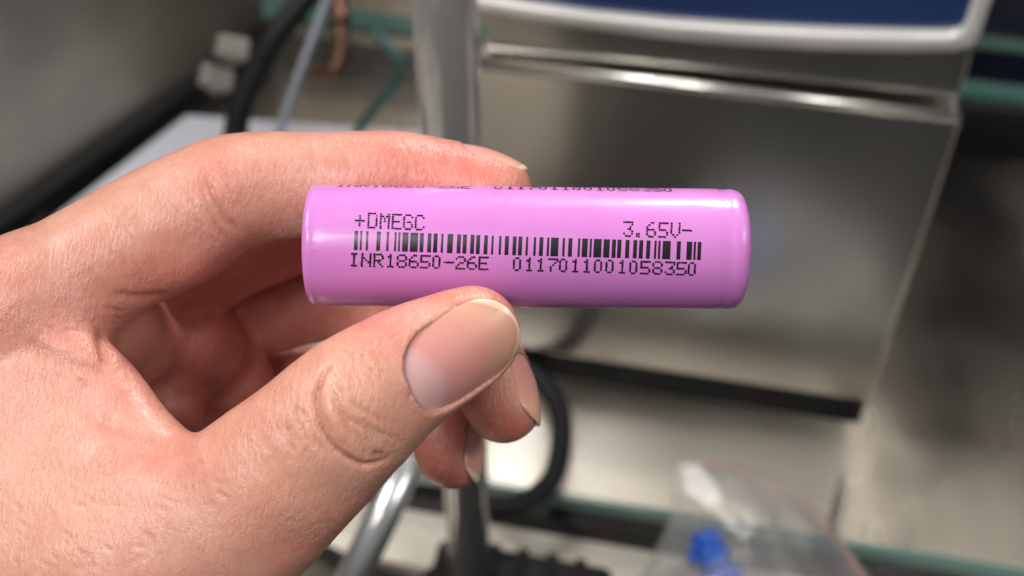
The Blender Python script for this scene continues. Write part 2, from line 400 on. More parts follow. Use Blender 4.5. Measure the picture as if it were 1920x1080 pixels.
L.new(n1.outputs[0], ad_.inputs[0]); L.new(n2.outputs[0], ad_.inputs[2]); L.new(ad_.outputs[0], bpn.inputs['Height'])
L.new(bpn.outputs[0], b.inputs['Normal'])
rr_ = N.new('ShaderNodeMapRange'); rr_.inputs[1].default_value = .3; rr_.inputs[2].default_value = .7; rr_.inputs[3].default_value = .24; rr_.inputs[4].default_value = .44; n3 = N.new('ShaderNodeTexNoise'); n3.inputs['Scale'].default_value = 140; n3.inputs['Detail'].default_value = 6; L.new(t.outputs['Object'], n3.inputs[0]); L.new(n3.outputs[0], rr_.inputs[0]); L.new(rr_.outputs[0], b.inputs['Roughness'])
sleeve = lathe('sleeve', prof, M_pink)
# the sleeve's lengthwise seam: a faint raised line
for v in sleeve.data.vertices:
    q = np.array(v.co) / MM; x = q.dot(ax); th = math.atan2(q.dot(ayv), q.dot(azv)); e = h - abs(x)
    a_ = (.030 if x > 0 else .022) * math.exp(-((e - (2.6 if x > 0 else 1.2)) / 1.3) ** 2)
    k_ = a_ * (math.sin(7 * th + 1.1) * .6 + math.sin(17 * th + 2 * x) * .5 + math.sin(29 * th) * .3) + .004 * math.sin(x * .9 + 3 * th) * math.sin(5 * th)
    r_ = ayv * math.sin(th) + azv * math.cos(th); v.co = Vector((q + r_ * k_) * MM)
def strip(name, x0, x1, th, wid, hgt, mt, k=40):
    V = []; Fc = []
    for i in range(k + 1):
        x = x0 + (x1 - x0) * i / k
        for w_, hh in ((-wid, .0), (0, hgt), (wid, .0)): V.append(cell_pt(x, th + w_ / RB, RB - .005 + hh) * MM)
    for i in range(k):
        for j in range(2): Fc.append((i * 3 + j, i * 3 + j + 1, i * 3 + j + 4, i * 3 + j + 3))
    return child(link(name, V, Fc, mt), cell_root)
strip('seam', -h + 1.4, h - 4.6, R(-5.6), .22, .012, M_pink)
M_can = mat('cell_can', (.6, .6, .6), .3, 1.0); M_ring = mat('insulator_ring', (.75, .75, .73), .6)
lathe('negative_base', [(h - .3, 7.1), (h - .25, 6.5), (h - .35, 3), (h - .35, .01)][::-1], M_can, 64)
lathe('insulator_ring', [(-h + .25, 7.9), (-h + .3, 4.2), (-h + .6, 4.0)], M_ring, 64)
lathe('positive_cap', [(-h + .55, 4.1), (-h - .05, 3.2), (-h - .10, 2.9), (-h - .10, .01)], M_can, 64)

# print: dot-matrix lettering, laid on the cylinder
GL = {
 '+': ["", "..X", "..X", "XXXXX", "..X", "..X", ""], '-': ["", "", "", "XXXXX", "", "", ""],
 '.': ["", "", "", "", "", ".XX", ".XX"],
 'D': ["XXXX.", "X...X", "X...X", "X...X", "X...X", "X...X", "XXXX."],
 'M': ["X...X", "XX.XX", "X.X.X", "X.X.X", "X...X", "X...X", "X...X"],
 'E': ["XXXXX", "X", "X", "XXXX", "X", "X", "XXXXX"], 'G': [".XXX", "X...X", "X", "X.XX", "X...X", "X...X", ".XXX"],
 'C': [".XXX", "X...X", "X", "X", "X", "X...X", ".XXX"], 'I': [".XXX", "..X", "..X", "..X", "..X", "..X", ".XXX"],
 'N': ["X...X", "X...X", "XX..X", "X.X.X", "X..XX", "X...X", "X...X"], 'R': ["XXXX", "X...X", "X...X", "XXXX", "X.X", "X..X", "X...X"],
 'V': ["X...X", "X...X", "X...X", "X...X", "X...X", ".X.X", "..X"],
 '0': [".XX", "X..X", "X..X", "X..X", "X..X", "X..X", ".XX"], '1': ["..X", ".XX", "..X", "..X", "..X", "..X", ".XXX"],
 '2': [".XXX", "X...X", "....X", "..XX", ".X", "X", "XXXXX"], '3': ["XXXXX", "....X", "...X", "..XX", "....X", "X...X", ".XXX"],
 '5': ["XXXXX", "X", "XXXX", "....X", "....X", "X...X", ".XXX"], '6': ["..XX", ".X", "X", "XXXX", "X...X", "X...X", ".XXX"],
 '7': ["XXXXX", "....X", "...X", "..X", ".X", ".X", ".X"], '8': [".XXX", "X...X", "X...X", ".XXX", "X...X", "X...X", ".XXX"]}
GL['5'] = ["XXXXX", "X", "X", "XXXX", "....X", "....X", "XXXX"]
def cast(px, py):
    """photo pixel -> (x along the cell, angle) on its surface"""
    o = np.array([0, 0, DB]) - mid; d = np.array([(px - 960) / F, (540 - py) / F, -1.0])
    o2 = np.array([o.dot(ayv), o.dot(azv)]); d2 = np.array([d.dot(ayv), d.dot(azv)])
    a = d2.dot(d2); b_ = 2 * o2.dot(d2); c_ = o2.dot(o2) - RB ** 2; q = max(b_ * b_ - 4 * a * c_, 0)
    tt = (-b_ - math.sqrt(q)) / (2 * a); p = o + d * tt
    return p.dot(ax), math.atan2(p.dot(ayv), p.dot(azv))
M_ink = mat('black_ink', (.006, .005, .009), .28, 0, Coat_Weight=.2, Coat_Roughness=.15)
def dots_of(text, xs, tops, row, colp=3.9):
    out = []
    for ch, x in zip(text, xs):
        if ch == ' ': continue
        g = GL[ch]; wcols = 4 if ch == '0' else 5
        top = np.interp(x, tops[0], tops[1]); sl = .026
        for r_, line in enumerate(g):
            for c_, m_ in enumerate(line):
                if m_ == 'X':
                    dx = (c_ - (wcols - 1) / 2) * colp
                    out.append((x + dx - .05 * r_ * row + RNG.normal(0, .16), top + r_ * row + sl * dx + RNG.normal(0, .16)))
    return out
def print_dots(name, lst, r=.175, dth=0, dx=0, raw=False):
    V = []; Fc = []
    for i, (a_, b_) in enumerate(lst):
        x, th = (a_, b_) if raw else cast(a_, b_)
        rr = r * (1 + RNG.normal(0, .06)); hh = RB + .020 + .0006 * (i % 9); k0 = len(V)
        for k in range(8):
            an = k * math.pi / 4 + .2
            V.append(cell_pt(x + dx + rr * math.cos(an), th + dth + rr * math.sin(an) / RB, hh) * MM)
        Fc.append(tuple(range(k0, k0 + 8)))
    return child(link(name, V, Fc, M_ink), cell_root)
t1x = [675.5, 699.3, 722.3, 744.3, 765.8, 787.5]; t1 = ([699, 787], [400.6, 404.4])
d1 = dots_of('+DMEGC', t1x, t1, 4.35, 3.75)
t2x = [1178.5, 1199, 1221.6, 1244.3, 1267, 1289]; t2 = ([1178, 1274], [416.6, 419.4])
d2 = dots_of('3.65V-', t2x, t2, 4.3, 3.75)
s3 = 'INR18650-26E' + '0117011001058350'
t3x = [664.4, 687.3, 710.2, 732.8, 754.1, 776.4, 798, 818.7, 842.1, 864.2, 885.6, 907.3,
       969.9, 993.1, 1014.5, 1037.4, 1056.3, 1079.6, 1101, 1121.7, 1143.4, 1167.5, 1188, 1210.6, 1233.3, 1256.6, 1278.4, 1297.5]
t3 = ([664, 818, 993, 1143, 1297], [476, 480.4, 485, 488.6, 493.4])
d3 = dots_of(s3, t3x, t3, 3.68)
print_dots('printed_brand', d1); print_dots('printed_voltage', d2); print_dots('printed_code', d3)
c3 = [cast(*p) for p in d3]
for kk in (1, 2, 3):
    print_dots('printed_code', c3, dth=R(92.5) * kk if kk < 3 else R(-90), dx=-2.9 if kk == 1 else -2.0, raw=True)
for nm, ll in (('printed_brand', d1), ('printed_voltage', d2)):
    print_dots(nm, [cast(*p) for p in ll], dth=R(92.5), dx=-2.9, raw=True)
z1 = [(117, 175), (207, 238), (300, 335), (465, 525), (620, 655), (743, 775), (803, 833), (867, 958), (988, 1110), (1138, 1198), (1258, 1318), (1350, 1413)]
z2 = [(22, 82), (140, 175), (238, 325), (388, 448), (478, 540), (597, 658), (687, 747), (808, 866), (925, 957), (1042, 1077), (1133, 1195), (1255, 1313), (1342, 1402)]
z3 = [(132, 165), (252, 288), (340, 402), (460, 495), (520, 640), (702, 738), (792, 853), (943, 975), (1005, 1093), (1125, 1157), (1187, 1310), (1340, 1437)]
z4 = [(55, 112), (133, 190), (250, 308), (363, 418), (448, 506), (553, 610), (668, 700), (725, 757), (787, 905), (993, 1050), (1135, 1215), (1237, 1270), (1293, 1347)]
bars = [(650 + a / 8.306, 650 + b / 8.306) for a, b in z1] + [(810 + a / 8.306, 810 + b / 8.306) for a, b in z2 if a > -1]
bars += [(970 + a / 8.306, 970 + b / 8.306) for a, b in z3] + [(1140 + a / 7.716, 1140 + b / 7.716) for a, b in z4]
bt = ([668, 793, 975, 1150, 1315], [432.9, 437, 443.6, 449, 453.6]); bb = ([668, 800, 975, 1150, 1315], [468.8, 473, 479, 483.4, 487.7])
V = []; Fc = []
for a, b_ in bars:
    k0 = len(V); ny = 20
    for i in range(ny + 1):
        f = i / ny; m_ = (a + b_) / 2
        y = np.interp(m_, *bt) * (1 - f) + np.interp(m_, *bb) * f; sh_ = 1.6 * (.5 - f)
        wob = .38 * math.sin(i * math.pi) + .32 * (1 if i % 2 else -1)
        for e, sg in ((a, -1), (b_, 1)):
            ex = e + sh_ + sg * wob + RNG.normal(0, .12)
            x, th = cast(ex, y + .026 * (e - m_)); V.append(cell_pt(x, th, RB + .022) * MM)
    for i in range(ny): q = k0 + 2 * i; Fc.append((q, q + 1, q + 3, q + 2))
child(link('barcode', V, Fc, M_ink), cell_root)

# ================================================================== the hand: one implicit surface, polygonised
def unit(v): v = np.asarray(v, float); return v / np.linalg.norm(v)
def catmull(A, per):
    A = np.asarray(A, float); n = len(A); out = []
    for i in range(n - 1):
        p1, p2 = A[i], A[i + 1]; p0 = A[i - 1] if i else 2 * p1 - p2; p3 = A[i + 2] if i + 2 < n else 2 * p2 - p1
        for k in range(per):
            t = k / per
            out.append(.5 * (2 * p1 + (p2 - p0) * t + (2 * p0 - 5 * p1 + 4 * p2 - p3) * t * t + (3 * p1 - p0 - 3 * p2 + p3) * t ** 3))
    out.append(A[-1]); return np.array(out)
def chain(nodes_, dors, per=2):
    """nodes: (px,py,dz,half width,half thickness); dors: back-of-finger direction per node"""
    A = np.array([[*pt(n[0], n[1], n[2]), n[3], n[4] if len(n) > 4 else n[3]] for n in nodes_])
    Dn = np.array(dors, float) if np.ndim(dors) == 2 else np.repeat([dors], len(A), 0).astype(float)
    B = catmull(np.hstack([A, Dn]), per); segs = []
    for i in range(len(B) - 1):
        a, b = B[i, :3], B[i + 1, :3]; axs = unit(b - a)
        d = (B[i, 5:] + B[i + 1, 5:]) / 2; d = unit(d - axs * d.dot(axs)); w = np.cross(axs, d)
        segs.append((a, b, B[i, 3], B[i + 1, 3], B[i, 4], B[i + 1, 4], axs, d, w))
    return segs
def seg_dist(P, s):
    a, b, w0, w1, t0, t1, axs, d, w = s
    ab = b - a; L2 = ab.dot(ab)
    q = P - a; h_ = np.clip(q @ ab / L2, 0, 1)
    rw = w0 + (w1 - w0) * h_; rt = t0 + (t1 - t0) * h_
    q = q - h_[:, None] * ab
    qa, qd, qw = q @ axs, q @ d, q @ w
    ra = np.minimum(rw, rt) * .5 + rw * .5
    k0 = np.sqrt((qa / ra) ** 2 + (qd / rt) ** 2 + (qw / rw) ** 2) + 1e-6
    k1 = np.sqrt((qa / ra ** 2) ** 2 + (qd / rt ** 2) ** 2 + (qw / rw ** 2) ** 2) + 1e-6
    return k0 * (k0 - 1) / k1
def smin(a, b, k):
    h_ = np.maximum(k - np.abs(a - b), 0) / k
    return np.minimum(a, b) - h_ * h_ * k * .25
def smax(a, b, k): return -smin(-a, -b, k)

UP = (0, 1, 0)
index_ = chain([(40, 582, 4, 10.5), (130, 530, 6, 10.0), (225, 470, 8, 9.6, 9.5), (320, 425, 10, 9.6, 10.0), (412, 370, 12, 9.2, 9.2),
                (500, 349, 13, 8.6, 8.4), (600, 346, 13, 8.2, 8.1), (700, 338, 13, 7.9, 7.5), (765, 336, 13, 7.7, 7.15),
                (850, 349, 12.5, 7.3, 6.8), (905, 358, 12, 6.9, 6.6), (922, 361, 11.5, 6.1, 6.2)],
               [(-.5, .85, 0), (-.5, .85, 0), (-.5, .85, 0), (-.45, .85, .1), (-.2, 1, .1), (0, 1, .1), (0, 1, .12), (0, 1, .12), (.1, 1, .12), (.15, 1, .12), (.18, 1, .15), (.18, 1, .15)])
TD = (.20, -.33, .92)
thumb_ = chain([(-60, 1330, 4, 15, 14), (180, 1180, -1, 14.5, 13), (365, 1030, -6, 13.6, 12), (485, 930, -9, 12.3, 10.6), (592, 832, -11, 10.9, 9.6), (682, 750, -12, 9.9, 8.9),
                (765, 692, -11, 8.8, 7.5), (835, 656, -10, 7.75, 6.5), (882, 630, -9.5, 6.9, 5.8), (900, 619, -9.2, 5.9, 5.0)], TD)
MD = (.8, .55, -.2)
middle_ = chain([(170, 575, 26, 9.5), (320, 520, 31, 9.2), (470, 452, 36, 8.9), (580, 412, 39, 8.5), (680, 395, 40, 8.5), (775, 450, 38, 7.9), (848, 560, 32, 7.5),
                 (896, 660, 24, 7.0, 6.7), (932, 728, 19, 6.8, 6.4), (946, 764, 16.5, 6.0, 5.8)],
                [(-.3, .9, -.3), (-.3, .9, -.3), (-.2, .9, -.4), (.1, .9, -.4), (.5, .7, -.4), (.8, .55, -.2), (.88, .4, .05), (.9, .25, .25), (.9, .2, .33), (.9, .2, .35)])
ring_ = chain([(210, 650, 42, 9), (380, 606, 46, 8.6), (520, 575, 49, 8.3), (630, 555, 50, 8.1), (720, 600, 46, 7.3), (790, 690, 38, 6.9), (828, 780, 31, 6.4, 6.2), (843, 830, 28, 6.1, 5.9), (846, 858, 26.5, 5.5, 5.4)],
              [(-.3, .9, -.3), (-.3, .9, -.3), (0, .9, -.4), (.4, .8, -.4), (.7, .6, -.3), (.85, .4, -.0), (.88, .3, .25), (.88, .28, .33), (.88, .28, .33)])
pinky_ = chain([(250, 735, 56, 8), (420, 715, 60, 7.4), (545, 705, 63, 7.0), (620, 745, 58, 6.3), (655, 810, 50, 5.8), (662, 850, 45, 5.0)],
               [(-.3, .9, -.3), (0, .9, -.3), (.4, .8, -.4), (.85, .5, -.2), (.9, .2, .2), (.9, .2, .3)])
Z = (0, .3, 1)
palm_parts = []
def P_(ns, k, d=Z, per=1):
    for s in chain(ns, d, per): palm_parts.append((s, k))
# metacarpals to the wrist
P_([(40, 582, 4, 10.6), (-180, 705, 8, 12), (-560, 900, 16, 14), (-1000, 1160, 26, 18)], 5)
P_([(170, 590, 26, 10), (-120, 740, 28, 12), (-560, 940, 34, 14), (-1000, 1200, 36, 18)], 5)
P_([(210, 655, 42, 9.5), (-100, 800, 44, 11), (-540, 990, 46, 13)], 5)
P_([(250, 735, 56, 8.5), (-60, 880, 58, 10), (-500, 1060, 56, 13), (-1000, 1300, 44, 17)], 5)
# flesh at the finger roots seen inside the fist
P_([(190, 600, 16, 8.5), (240, 640, 24, 9)], 5)
P_([(320, 640, 34, 11.2), (345, 655, 38, 11)], 2.0)
P_([(400, 725, 47, 11.2), (330, 820, 49, 12)], 1.8)
P_([(290, 770, 30, 8.5), (240, 900, 38, 13)], 2.5)
P_([(150, 860, 44, 13), (-150, 1000, 46, 15)], 6)
# web between thumb and index, with its free edge
P_([(75, 632, 2, 6), (135, 680, 0, 4.8), (203, 735, -2, 3.9), (272, 826, -5, 4.0), (325, 900, -8, 5)], 3.5, Z, 2)
P_([(10, 700, 4, 9), (95, 795, 1, 7.5), (190, 895, -3, 7.5), (280, 985, -7, 9)], 6, Z, 2)
P_([(-120, 800, 8, 14), (20, 920, 4, 12.5), (150, 1050, 0, 12), (270, 1090, -4, 12)], 9, Z, 2)
P_([(-350, 950, 12, 18), (-100, 1080, 6, 16), (60, 1160, 2, 15)], 10)

# nails: a curved plate on the back of a fingertip
class Nail: pass
def nail_half(n, u):                       # half width at u in -1 (root) .. 1 (free edge)
    u = np.clip(u, -1, 1)
    root = np.sqrt(np.clip(1 - np.clip(-u - .25, 0, 1) ** 2 / .75 ** 2, 0, 1)) ** .75
    tip = np.sqrt(np.clip(1 - np.clip(u - .25, 0, 1) ** 2 / .75 ** 2, 0, 1)) ** .85
    return n.W / 2 * np.minimum(root, tip)
def nail_fit(n, segs, sink):
    """tilt and bend the plate until it lies on the fingertip"""
    for it in range(8):
        rows = []; ds = []
        for u in np.linspace(-.9, .45, 9):
            s = u * n.L / 2; w = nail_half(n, np.array(u))
            for v in np.linspace(-.75, .75, 7):
                t = v * w
                p = n.c + n.a * s + n.b * t - n.n * (t * t / (2 * n.Rw) + s * s / (2 * n.Rl))
                ds.append(min(seg_dist(p[None], q)[0] for q in segs)); rows.append((1, s, t, s * s, t * t))
        k = np.linalg.lstsq(np.array(rows), np.array(ds), rcond=None)[0] * .8
        n.c = n.c - n.n * k[0]
        cu = np.clip(1 / (2 * n.Rl) + k[3] * .5, 1 / 160, 1 / 40); n.Rl = 1 / (2 * cu)
        cw = np.clip(1 / (2 * n.Rw) + k[4], 1 / 26, 1 / 9); n.Rw = 1 / (2 * cw)
        n.a = unit(n.a - n.n * k[1]); n.n = unit(n.n + n.a * k[1]); n.n = unit(n.n - n.a * n.n.dot(n.a))
        n.n = unit(n.n + n.b * k[2]); n.n = unit(n.n - n.a * n.n.dot(n.a)); n.b = np.cross(n.n, n.a)
    n.c = n.c - n.n * sink
    n.Rw *= .9                                  # a little rounder than the flesh, so the sides tuck in
def make_nail(segs, c0, along, normal, Lr, Wd, Rw, Rl, sink, tipw=.8):
    n = Nail(); n.a = unit(along); nm = np.asarray(normal, float); n.n = unit(nm - n.a * nm.dot(n.a)); n.b = np.cross(n.n, n.a)
    p = np.asarray(c0, float) + n.n * 14
    for _ in range(60):
        d = min(seg_dist(p[None], s)[0] for s in segs); p = p - n.n * d * .7
        if abs(d) < .01: break
    n.c = p; n.L, n.W, n.Rw, n.Rl, n.tipw = Lr, Wd, Rw, Rl, tipw
    nail_fit(n, segs, sink)
    return n
def nail_coords(n, P):
    q = P - n.c; s, t = q @ n.a, q @ n.b
    hgt = q @ n.n + t * t / (2 * n.Rw) + s * s / (2 * n.Rl)
    return s, t, hgt
TA = pt(960, 585, -7.6) - pt(765, 705, -11.6)
n_thumb = make_nail(thumb_, pt(843, 646, -10), TA, (.20, -.34, .92), 18.8, 12.5, 9.4, 75, .06)
n_index = make_nail(index_, pt(926, 303, 12), (1, -.28, 0), (.28, 1, -.06), 11.6, 10.2, 6.5, 24, .04)
n_mid = make_nail(middle_, pt(985, 735, 17), pt(1003, 800, 14) - pt(960, 670, 22), (.9, .25, .30), 12.5, 10.2, 6.0, 22, .15)
n_ring = make_nail(ring_, pt(880, 850, 27), pt(890, 905, 25) - pt(862, 770, 32), (.92, .25, .30), 12.0, 9.2, 5.6, 22, .15)
n_pinky = make_nail(pinky_, pt(690, 835, 46), pt(695, 880, 42) - pt(680, 780, 50), (.9, .2, .3), 9, 8, 5, 20, .2)
NAILS = [n_thumb, n_index, n_mid, n_ring, n_pinky]

FING = [(index_, 4.0), (middle_, 1.6), (ring_, 1.6), (pinky_, 1.6), (thumb_, 4.0)]
ALL = [(s, ('p', k)) for s, k in palm_parts] + [(s, ('f', i)) for i, (sg, k) in enumerate(FING) for s in sg]

HS = 0.36; BK = 4
lo = np.array([-128., -92., -72.]); hi = np.array([8., 30., 26.])
nb = np.ceil((hi - lo) / (HS * BK)).astype(int); dims = nb * BK
def combine(get):
    """get(list of (seg, ...)) -> arrays per primitive"""
    pass
def field(Pts, use):
    """Pts (nblk, m, 3); use[prim] = block index array"""
    nblk, m, _ = Pts.shape; BIG = 60.0
    palm = np.full((nblk, m), BIG, np.float32); fg = [np.full((nblk, m), BIG, np.float32) for _ in FING]
    for (s, (kind, k)), ix in zip(ALL, use):
        if not len(ix): continue
        d = seg_dist(Pts[ix].reshape(-1, 3), s).reshape(len(ix), m).astype(np.float32)
        if kind == 'p': palm[ix] = smin(palm[ix], d, k)
        else: fg[k][ix] = smin(fg[k][ix], d, 1.6)
    tot = None
    for (sg, k), f in zip(FING, fg):
        v = smin(f, palm, k); tot = v if tot is None else smin(tot, v, .35)
    P = Pts.reshape(-1, 3); tot = tot.reshape(-1)
    # the cell presses into the pads
    q = P - mid; xa = q @ ax; rr = np.sqrt((q @ ayv) ** 2 + (q @ azv) ** 2)
    cyl_ = np.maximum(rr - (RB + .05), np.abs(xa) - (LB / 2 + .05))
    tot = smax(tot, -cyl_, .8)
    # nail beds
    for n in NAILS:
        near = np.where(((P - n.c) ** 2).sum(1) < (n.L * .8 + 3) ** 2)[0]
        if not len(near): continue
        s, t, hg = nail_coords(n, P[near]); w = nail_half(n, s / (n.L / 2 - .25)) - .25
        inside = np.maximum(np.abs(t) - w, np.abs(s) - (n.L / 2 - .25)) - .30 * np.clip(hg, 0, 1.5)
        carve = np.maximum(inside, np.maximum(-hg, hg - 5.0))
        # fold of skin round the plate's root and sides
        tot[near] = smax(tot[near], -carve, .55)
    return tot.reshape(nblk, m)
def build_hand():
    bc = np.stack(np.meshgrid(*[np.arange(n) for n in nb], indexing='ij'), -1).reshape(-1, 3)
    cen = lo + (bc + .5) * HS * BK - HS / 2
    half = HS * BK * .5 * 1.733
    D0 = np.stack([seg_dist(cen, s).astype(np.float32) for s, _ in ALL])
    dmin = D0.min(0); act = np.where((dmin < half + 6.0) & (dmin > -half - 5.0))[0]
    c2 = cen[act]
    use = [np.where(D0[i, act] < dmin[act] + 2 * half + 9.0)[0] for i in range(len(ALL))]
    coarse = field(c2[:, None, :], use)[:, 0]
    keep = np.abs(coarse) < half + 1.6
    out_sign = np.where(dmin < 0, -5., 5.).astype(np.float32); out_sign[act] = coarse
    Dg = out_sign.reshape(nb).repeat(BK, 0).repeat(BK, 1).repeat(BK, 2)
    act2 = act[keep]
    use = [np.where(D0[i, act2] < dmin[act2] + 2 * half + 9.0)[0] for i in range(len(ALL))]
    off = np.stack(np.meshgrid(*[np.arange(BK)] * 3, indexing='ij'), -1).reshape(-1, 3)
    b3 = bc[act2]
    CH = 9000
    for c in range(0, len(act2), CH):
        sl = slice(c, c + CH); ii = (b3[sl, None, :] * BK + off[None]); P = lo + ii * HS
        us = [u[(u >= c) & (u < c + CH)] - c for u in use]
        Dg[ii[..., 0], ii[..., 1], ii[..., 2]] = field(P, us)
    Dg[0] = Dg[-1] = 1; Dg[:, 0] = Dg[:, -1] = 1; Dg[:, :, 0] = Dg[:, :, -1] = 1
    # surface nets
    sg = Dg < 0
    cnt = np.zeros(tuple(np.array(sg.shape) - 1), np.uint8)
    for a in (0, 1):
        for b in (0, 1):
            for c in (0, 1):
                cnt += sg[a:sg.shape[0] - 1 + a, b:sg.shape[1] - 1 + b, c:sg.shape[2] - 1 + c]
    cells = np.argwhere((cnt > 0) & (cnt < 8)); shp = cnt.shape
    lin = np.ravel_multi_index(cells.T, shp)
    acc = np.zeros((len(cells), 3)); num = np.zeros(len(cells))
    cor = [(a, b, c) for a in (0, 1) for b in (0, 1) for c in (0, 1)]
    vals = {c: Dg[cells[:, 0] + c[0], cells[:, 1] + c[1], cells[:, 2] + c[2]] for c in cor}
    for c in cor:
        for k in range(3):
            if c[k]: continue
            e = list(c); e[k] = 1; e = tuple(e); v0, v1 = vals[c], vals[e]
            m = (v0 < 0) != (v1 < 0); t = np.where(m, v0 / np.where(m, v0 - v1, 1), 0)
            p = np.array(c, float)[None] + 0 * acc; p[:, k] += t
            acc[m] += p[m]; num[m] += 1
    V = lo + (cells + acc / num[:, None]) * HS
    quads = []
    for k in range(3):
        i0 = [slice(1, -1)] * 3; i1 = [slice(1, -1)] * 3
        i0[k] = slice(0, -1); i1[k] = slice(1, None)
        A, Bq = sg[tuple(i0)], sg[tuple(i1)]
        e = np.argwhere(A != Bq); base = np.array([1, 1, 1]); base[k] = 0; g = e + base
        u, v = [(1, 2), (2, 0), (0, 1)][k]
        idx = []
        for du, dv_ in ((-1, -1), (0, -1), (0, 0), (-1, 0)):
            cc = g.copy(); cc[:, u] += du; cc[:, v] += dv_
            idx.append(np.searchsorted(lin, np.ravel_multi_index(cc.T, shp)))
        q = np.stack(idx, 1); fl = ~A[tuple(e.T)]
        q[fl] = q[fl][:, ::-1]; quads.append(q)
    Q = np.concatenate(quads)
    # light smoothing
    E = np.concatenate([Q[:, [0, 1]], Q[:, [1, 2]], Q[:, [2, 3]], Q[:, [3, 0]]]); E = np.concatenate([E, E[:, ::-1]])
    deg = np.bincount(E[:, 0], minlength=len(V)).astype(float)[:, None]
    for lam in (.55, -.35, .55, -.35, .5):
        m = np.stack([np.bincount(E[:, 0], V[E[:, 1], j], len(V)) for j in range(3)], 1) / np.maximum(deg, 1)
        V = V + lam * (m - V)
    return V, Q
def vnormals(V, Q):
    fn = np.cross(V[Q[:, 2]] - V[Q[:, 0]], V[Q[:, 3]] - V[Q[:, 1]])
    n = np.stack([sum(np.bincount(Q[:, c], fn[:, j], len(V)) for c in range(4)) for j in range(3)], 1)
    return n / (np.linalg.norm(n, axis=1, keepdims=True) + 1e-9)
HV, HQ = build_hand()
print('hand', len(HV), len(HQ))

# creases and folds: lines across the skin (depth mm, width mm, lip height mm, lip width mm, lip side)
def z8(l): return [(560 + x / 3.857, 600 + y / 3.857) for x, y in l]
CREASES = [
 (z8([(235, 300), (165, 420), (125, 560), (138, 680), (180, 800), (260, 915), (360, 995), (480, 1045), (600, 1015), (690, 965)]), .85, .40, .38, 2.4),
 (z8([(220, 500), (265, 555), (290, 650), (350, 760), (385, 880)]), .26, .34, .12, 1.0),
 (z8([(300, 610), (350, 700), (480, 780), (570, 860)]), .24, .28, .06, .8),
 (z8([(430, 700), (560, 800), (680, 850), (760, 900)]), .18, .26, .05, .6),
 (z8([(200, 330), (260, 420), (330, 520), (350, 600)]), .16, .26, .05, .7),
 (z8([(330, 560), (450, 640), (560, 700), (640, 770)]), .12, .26, .04, .6),
 (z8([(170, 640), (210, 740), (290, 860), (370, 930)]), .2, .26, .05, .6),
 (z8([(400, 760), (440, 850), (470, 930), (480, 1000)]), .16, .24, .05, .6),
 (z8([(60, 640), (80, 760), (140, 880), (230, 990)]), .2, .3, .06, .8),
 (z8([(20, 700), (40, 800), (90, 900)]), .14, .28, .04, .7),
 (z8([(530, 945), (570, 968), (625, 972)]), .38, .36, .08, .7),
 (z8([(620, 760), (700, 830), (745, 890)]), .10, .25, 0, 1),
 ([(388, 322), (398, 362), (425, 410), (456, 440)], .45, .45, .2, .9),
 ([(378, 335), (388, 380), (412, 430), (440, 462)], .3, .40, .12, .9),
 ([(560, 250), (585, 290), (600, 335)], .05, .6, 0, 1),
 ([(640, 255), (655, 300), (660, 345)], .07, .5, .03, .8),
 ([(185, 610), (192, 660), (200, 700)], .5, .9, .2, 1.5),
 ([(205, 545), (255, 557), (330, 552)], .35, .6, 0, 1),
 ([(35, 640), (100, 665), (160, 690), (235, 705)], .28, .9, .15, 1.6),
 ([(150, 760), (210, 800), (290, 835), (370, 838)], .22, 1.1, .12, 1.8),
 ([(255, 865), (320, 850), (375, 840)], .12, .6, 0, 1),
 ([(470, 800), (520, 862), (560, 930), (590, 985)], .05, .6, .02, 1)]
rs = np.random.default_rng(5)
for (x0, x1, y0, y1, dx, dy, cnt, dm) in [(700, 800, 255, 335, .12, 1, 12, .10), (330, 450, 300, 470, .5, .85, 14, .12), (40, 230, 560, 720, .95, .35, 16, .12), (150, 420, 840, 960, .9, .25, 16, .10), (560, 700, 940, 1060, .5, .8, 10, .08), (20, 330, 930, 1080, .8, .5, 26, .07), (200, 380, 430, 540, .6, .8, 12, .07)]:
    for k in range(cnt):
        c = np.array([rs.uniform(x0, x1), rs.uniform(y0, y1)]); d = np.array([dx, dy]) + rs.normal(0, .18, 2); l = rs.uniform(12, 40)
        CREASES.append(([tuple(c - d * l * .5), tuple(c + rs.normal(0, 1.8, 2)), tuple(c + d * l * .5)], rs.uniform(.4, 1) * dm * 1.6, .24, .03, .5))
rs = np.random.default_rng(11)
for k in range(34):                                # fine lines over the thumb joint and behind its nail
    c = np.array([rs.uniform(640, 720), rs.uniform(640, 730)]); d = np.array([.62, .78]) + rs.normal(0, .22, 2); l = rs.uniform(6, 20)
    CREASES.append(([tuple(c - d * l * .5), tuple(c + rs.normal(0, 1.2, 2)), tuple(c + d * l * .5)], rs.uniform(.08, .19), .20, .03, .4))
for k in range(22):                                # behind the joint
    c = np.array([rs.uniform(535, 590), rs.uniform(720, 860)]); d = np.array([.35, .93]) + rs.normal(0, .15, 2); l = rs.uniform(8, 26)
    CREASES.append(([tuple(c - d * l * .5), tuple(c + rs.normal(0, 1.2, 2)), tuple(c + d * l * .5)], rs.uniform(.10, .20), .22, .05, .4))
HN = vnormals(HV, HQ); HP = topx(HV)
dep = -HV[:, 2]
disp = np.zeros(len(HV))
def polydist(P, poly):
    poly = np.array(poly); best = np.full(len(P), 1e9); side = np.zeros(len(P))
    for a, b in zip(poly[:-1], poly[1:]):
        ab = b - a; t = np.clip(((P - a) @ ab) / (ab @ ab), 0, 1); q = P - a - t[:, None] * ab
        d = np.sqrt((q ** 2).sum(1)); c = ab[0] * (P[:, 1] - a[1]) - ab[1] * (P[:, 0] - a[0]); m = d < best
        best[m] = d[m]; side[m] = np.sign(c[m])
    return best, side
